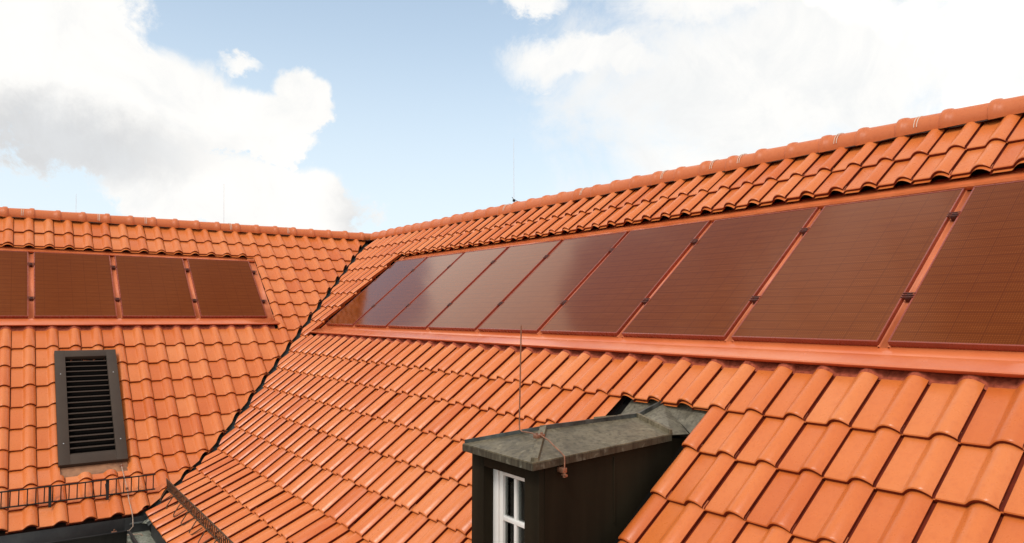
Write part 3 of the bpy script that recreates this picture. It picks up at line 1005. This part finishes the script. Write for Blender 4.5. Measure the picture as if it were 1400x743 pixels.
def ridge_rod(base, top, label, r=0.006, foot=True):
    root = empty('lightning_rod', loc=base)
    tag(root, label, 'lightning rod', 'thin rods standing on the ridges')
    mb = MB(); mb.tube([base, [(a + b) / 2 for a, b in zip(base, top)], top], [r * 1.3, r, r * 0.7], 6); mb.build('rod', M_ROD, root, origin=base)
    if foot:
        b = Vector(base)
        mb = MB(); mb.box(b.x - 0.016, b.x + 0.016, b.y - 0.014, b.y + 0.014, b.z + 0.04, b.z + 0.075, 0.004)
        mb.tube([b + Vector((0, 0.0, 0.07)), b + Vector((0, 0.10, 0.03)), b + Vector((0, 0.16, -0.02))], 0.004, 6)
        mb.tube([b + Vector((0, 0.0, 0.07)), b + Vector((0, -0.05, 0.11))], 0.004, 6)
        mb.build('clamp', M_IRON, root, origin=base)
ridge_rod((RIDGE - 0.02, 4.50, RZ + 0.10), (RIDGE - 0.02, 4.49, RZ + 1.06), 'thin grey lightning rod on the right roof ridge', 0.003)
ridge_rod((2.47, RIDGE - 0.02, RZ + 0.10), (2.485, RIDGE - 0.02, RZ + 0.80), 'pale thin rod rising from the middle of the left roof ridge', 0.003, False)
ridge_rod((4.66, RIDGE - 0.4, RZ + 0.02), (4.67, RIDGE - 0.4, RZ + 0.46), 'short faint rod near the far left of the left roof ridge', 0.003, False)

wire = empty('conductor_wire', loc=tuple(P_L(4.42, 4.66, 0.04)))
tag(wire, 'pale conductor wire running down the tiles from the vent to the gutter', 'wire')
w0 = wire.location
def PL(x, t, h): return tuple(P_L(x, t, h))
gy, gz = er + 0.10, ez - 0.13
mb = MB()
mb.tube([PL(4.445, 4.62, 0.03), PL(4.44, 4.72, 0.012), PL(4.437, 4.9, 0.03), PL(4.433, 5.08, 0.034), PL(4.43, 5.25, 0.012), PL(4.425, 5.44, 0.02), (4.42, er + 0.02, ez - 0.02), (4.42, er + 0.05, ez - 0.10), (4.46, er + 0.09, gz + 0.005), (4.55, gy, gz), (4.60, gy + 0.01, gz)], 0.0045, 8)
mb.tube([(4.60, gy + 0.01, gz), (4.9, gy + 0.012, gz - 0.005), (5.6, gy + 0.005, gz), (7.0, gy + 0.01, gz)], 0.006, 8)
mb.tube([(4.60, gy + 0.01, gz), (4.5, gy + 0.05, gz - 0.02), (4.36, gy + 0.06, gz - 0.03), (4.31, gy + 0.10, gz - 0.09)], 0.006, 8)
mb.build('wire', M_WIRE, wire, origin=w0)
mb = MB(); mb.box(4.575, 4.625, gy - 0.01, gy + 0.03, gz - 0.035, gz + 0.025, 0.004); mb.tube([(4.60, gy + 0.01, gz + 0.02), (4.60, gy + 0.01, gz + 0.045)], 0.009, 8)
mb.build('clamp', M_COPPER, wire, origin=w0)
mb = MB(); x_, y_, z_ = PL(4.434, 5.06, 0.034); mb.box(x_ - 0.014, x_ + 0.014, y_ - 0.012, y_ + 0.012, z_ - 0.012, z_ + 0.014, 0.003)
x_, y_, z_ = PL(4.445, 4.64, 0.026); mb.box(x_ - 0.018, x_ + 0.018, y_ - 0.008, y_ + 0.008, z_ - 0.01, z_ + 0.012, 0.003)
mb.build('clip', M_COPPER, wire, origin=w0)

# ------------------------------------------------------------------ ground
m, nt, b = new_mat('courtyard_ground')
p = geo_pos(nt)
c = ramp(nt, noise(nt, p, 0.35, 6, 0.6), [(0.35, (0.10, 0.10, 0.085)), (0.5, (0.16, 0.15, 0.125)), (0.7, (0.09, 0.12, 0.05))])
nt.links.new(c, b.inputs['Base Color']); b.inputs['Roughness'].default_value = 0.95
g = 3000
ground = mesh_obj('ground', [(-g, -g, GZ), (g, -g, GZ), (g, g, GZ), (-g, g, GZ)], [(0, 1, 2, 3)], m, smooth=False)
tag(ground, kind='structure')

# ------------------------------------------------------------------ sky
SUN_EL, SUN_AZ = radians(52), radians(65)          # azimuth measured from +y towards +x
world = bpy.data.worlds.new('World'); SC.world = world
world.use_nodes = True
nt = world.node_tree
bg = nt.nodes['Background']
sky = nt.nodes.new('ShaderNodeTexSky'); sky.sky_type = 'NISHITA'; sky.sun_disc = False
sky.sun_elevation = SUN_EL; sky.sun_rotation = SUN_AZ
sky.air_density = 1.0; sky.dust_density = 1.2; sky.ozone_density = 1.5
d = nt.nodes.new('ShaderNodeTexCoord').outputs['Generated']
def dot(v):
    n = nt.nodes.new('ShaderNodeVectorMath'); n.operation = 'DOT_PRODUCT'
    nt.links.new(d, n.inputs[0]); n.inputs[1].default_value = v; return n.outputs['Value']
YAW = 0.6183
fx = dot((-sin(YAW), -cos(YAW), 0)); rx = dot((-cos(YAW), sin(YAW), 0)); dz = dot((0, 0, 1))
az = math_(nt, 'MULTIPLY', math_(nt, 'ARCTAN2', rx, fx), 180 / pi)
el = math_(nt, 'MULTIPLY', math_(nt, 'ARCSINE', dz), 180 / pi)
nA = math_(nt, 'SUBTRACT', noise(nt, d, 5.0, 9, 0.58, 0.15), 0.5)
nB = math_(nt, 'SUBTRACT', noise(nt, d, 15.0, 10, 0.66, 0.25), 0.5)
nC = math_(nt, 'SUBTRACT', noise(nt, d, 9.0, 10, 0.68, 0.9), 0.5)
nW = math_(nt, 'SUBTRACT', noise(nt, d, 2.6, 6, 0.62, 0.5), 0.5)
# let the noise push the outlines about
azn = math_(nt, 'ADD', az, math_(nt, 'MULTIPLY', nA, 9.0))
eln = math_(nt, 'ADD', el, math_(nt, 'MULTIPLY', nB, 6.0))
def ell(a, e, ra, re, A=None, E=None):
    da = math_(nt, 'DIVIDE', math_(nt, 'SUBTRACT', A or azn, a), ra)
    de = math_(nt, 'DIVIDE', math_(nt, 'SUBTRACT', E or eln, e), re)
    q = math_(nt, 'SQRT', math_(nt, 'ADD', math_(nt, 'MULTIPLY', da, da), math_(nt, 'MULTIPLY', de, de)))
    return math_(nt, 'SUBTRACT', 1.0, q)
def maxs(xs):
    r = xs[0]
    for x in xs[1:]: r = math_(nt, 'MAXIMUM', r, x)
    return r
cum = maxs([ell(*e) for e in ((-35, 17.0, 9.5, 8.0), (-28, 14.2, 8.5, 4.8), (-21, 13.6, 6.5, 3.2), (-16.0, 15.8, 2.9, 2.6), 
                              (-20.5, 8.4, 10, 3.4), (-15.6, 8.4, 3.8, 3.4))])
cumd = math_(nt, 'SMOOTHSTEP', 0, 1) if False else None
def smooth(x, a, b_):
    n = nt.nodes.new('ShaderNodeMapRange'); n.interpolation_type = 'SMOOTHSTEP'
    nt.links.new(x, n.inputs[0]); n.inputs[1].default_value = a; n.inputs[2].default_value = b_
    return n.outputs[0]
D1 = smooth(math_(nt, 'ADD', cum, math_(nt, 'ADD', math_(nt, 'MULTIPLY', nB, 1.25), math_(nt, 'MULTIPLY', nC, 0.7))), 0.0, 0.26)
thin = maxs([ell(*e) for e in ((26, 17.5, 24, 8.5), (7, 19.6, 9.5, 2.3), (18, 24.5, 11, 4.5), (1.7, 24.2, 3.4, 1.2), (-20.6, 18.0, 1.9, 0.9), (22, 10, 18, 5))])
D2 = smooth(math_(nt, 'ADD', thin, math_(nt, 'ADD', math_(nt, 'MULTIPLY', nW, 1.3), math_(nt, 'MULTIPLY', nC, 1.1))), -0.12, 0.62)
# cover outside the view: broken cloud overhead and behind, with open patches
ov = math_(nt, 'ADD', 0.30, math_(nt, 'ADD', math_(nt, 'MULTIPLY', nW, 1.6), math_(nt, 'MULTIPLY', nA, 1.3)))
ov = math_(nt, 'SUBTRACT', ov, math_(nt, 'MULTIPLY', math_(nt, 'MAXIMUM', ell(-6, 13, 36, 17, az, el), 0.0), 6.0))
ov = math_(nt, 'SUBTRACT', ov, math_(nt, 'MULTIPLY', math_(nt, 'MAXIMUM', ell(-30.5, 25.5, 5, 3.6), 0.0), 1.5))
ov = math_(nt, 'SUBTRACT', ov, math_(nt, 'MULTIPLY', math_(nt, 'MAXIMUM', ell(-24.5, 42.5, 7, 5), 0.0), 1.9))
ov = math_(nt, 'ADD', ov, math_(nt, 'MULTIPLY', math_(nt, 'MAXIMUM', ell(-27.5, 33.0, 11, 6.5), 0.0), 2.4))
D3 = smooth(ov, 0.0, 0.6)
dens = maxs([D1, math_(nt, 'MULTIPLY', D2, 0.97), D3])
grey = math_(nt, 'MAXIMUM', ell(-32, 11.6, 11, 3.4), math_(nt, 'MULTIPLY', ell(-12.8, 7.4, 4.0, 3.5), 0.55))
gfac = smooth(math_(nt, 'ADD', grey, math_(nt, 'MULTIPLY', nA, 0.9)), -0.1, 0.85)
CW = 10.4
ccol = mixc(nt, math_(nt, 'MULTIPLY', gfac, 0.9), (CW, CW * 0.985, CW * 0.955), (6.6, 6.7, 6.85))
ccol = mixc(nt, math_(nt, 'MULTIPLY', smooth(math_(nt, 'ADD', nA, nC), -0.15, 0.35), 0.60), ccol, (8.2, 8.45, 8.65))
# thin veil whitening the air towards the horizon
veil = math_(nt, 'ADD', 0.35, math_(nt, 'MULTIPLY', math_(nt, 'SUBTRACT', 1.0, smooth(el, 2, 28)), 0.52))
scol = mixc(nt, 1.0, sky.outputs[0], (1.55, 1.86, 1.84), 'MULTIPLY')
scol = mixc(nt, veil, scol, (8.9, 9.7, 10.2))
ccol = mixc(nt, smooth(D3, 0.1, 0.9), ccol, (17.5, 16.2, 14.4))   # unseen cloud overhead and behind, brightened and warmed to feed the panel reflections
fin = mixc(nt, dens, scol, ccol)
nt.links.new(fin, bg.inputs['Color'])
bg.inputs['Strength'].default_value = 0.10

sd = bpy.data.lights.new('Sun', 'SUN'); sd.energy = 1.5; sd.angle = radians(12); sd.color = (1.0, 0.95, 0.88)
so = bpy.data.objects.new('Sun', sd); COL.objects.link(so)
sv = Vector((sin(SUN_AZ) * cos(SUN_EL), cos(SUN_AZ) * cos(SUN_EL), sin(SUN_EL)))
so.rotation_euler = sv.to_track_quat('Z', 'Y').to_euler()
so.location = (10, 10, 30)

# ------------------------------------------------------------------ camera
cd = bpy.data.cameras.new('Camera'); cd.sensor_width = 36; cd.lens = 991.5 / 1400 * 36
cd.clip_end = 10000; cd.clip_start = 0.05
co = bpy.data.objects.new('Camera', cd); COL.objects.link(co)
r_ = Vector((-0.8147550206654495, 0.5798001560719014, 0.002456688714883463))
u_ = Vector((0.03624930685738484, 0.04670904879921857, 0.9982505960492243))
f_ = Vector((-0.5786711017951408, -0.8134187382764618, 0.059073785793080785))
Mc = Matrix((r_, u_, -f_)).transposed().to_4x4()
Mc.translation = (5.66840525, 12.86588134, -1.24612358)
co.matrix_world = Mc
SC.camera = co

vs_ = SC.view_settings
vs_.view_transform = 'Standard'; vs_.look = 'None'; vs_.exposure = 0.0; vs_.gamma = 1.0; vs_.use_curve_mapping = False
SC.render.engine = 'CYCLES'
SC.cycles.max_bounces = 8
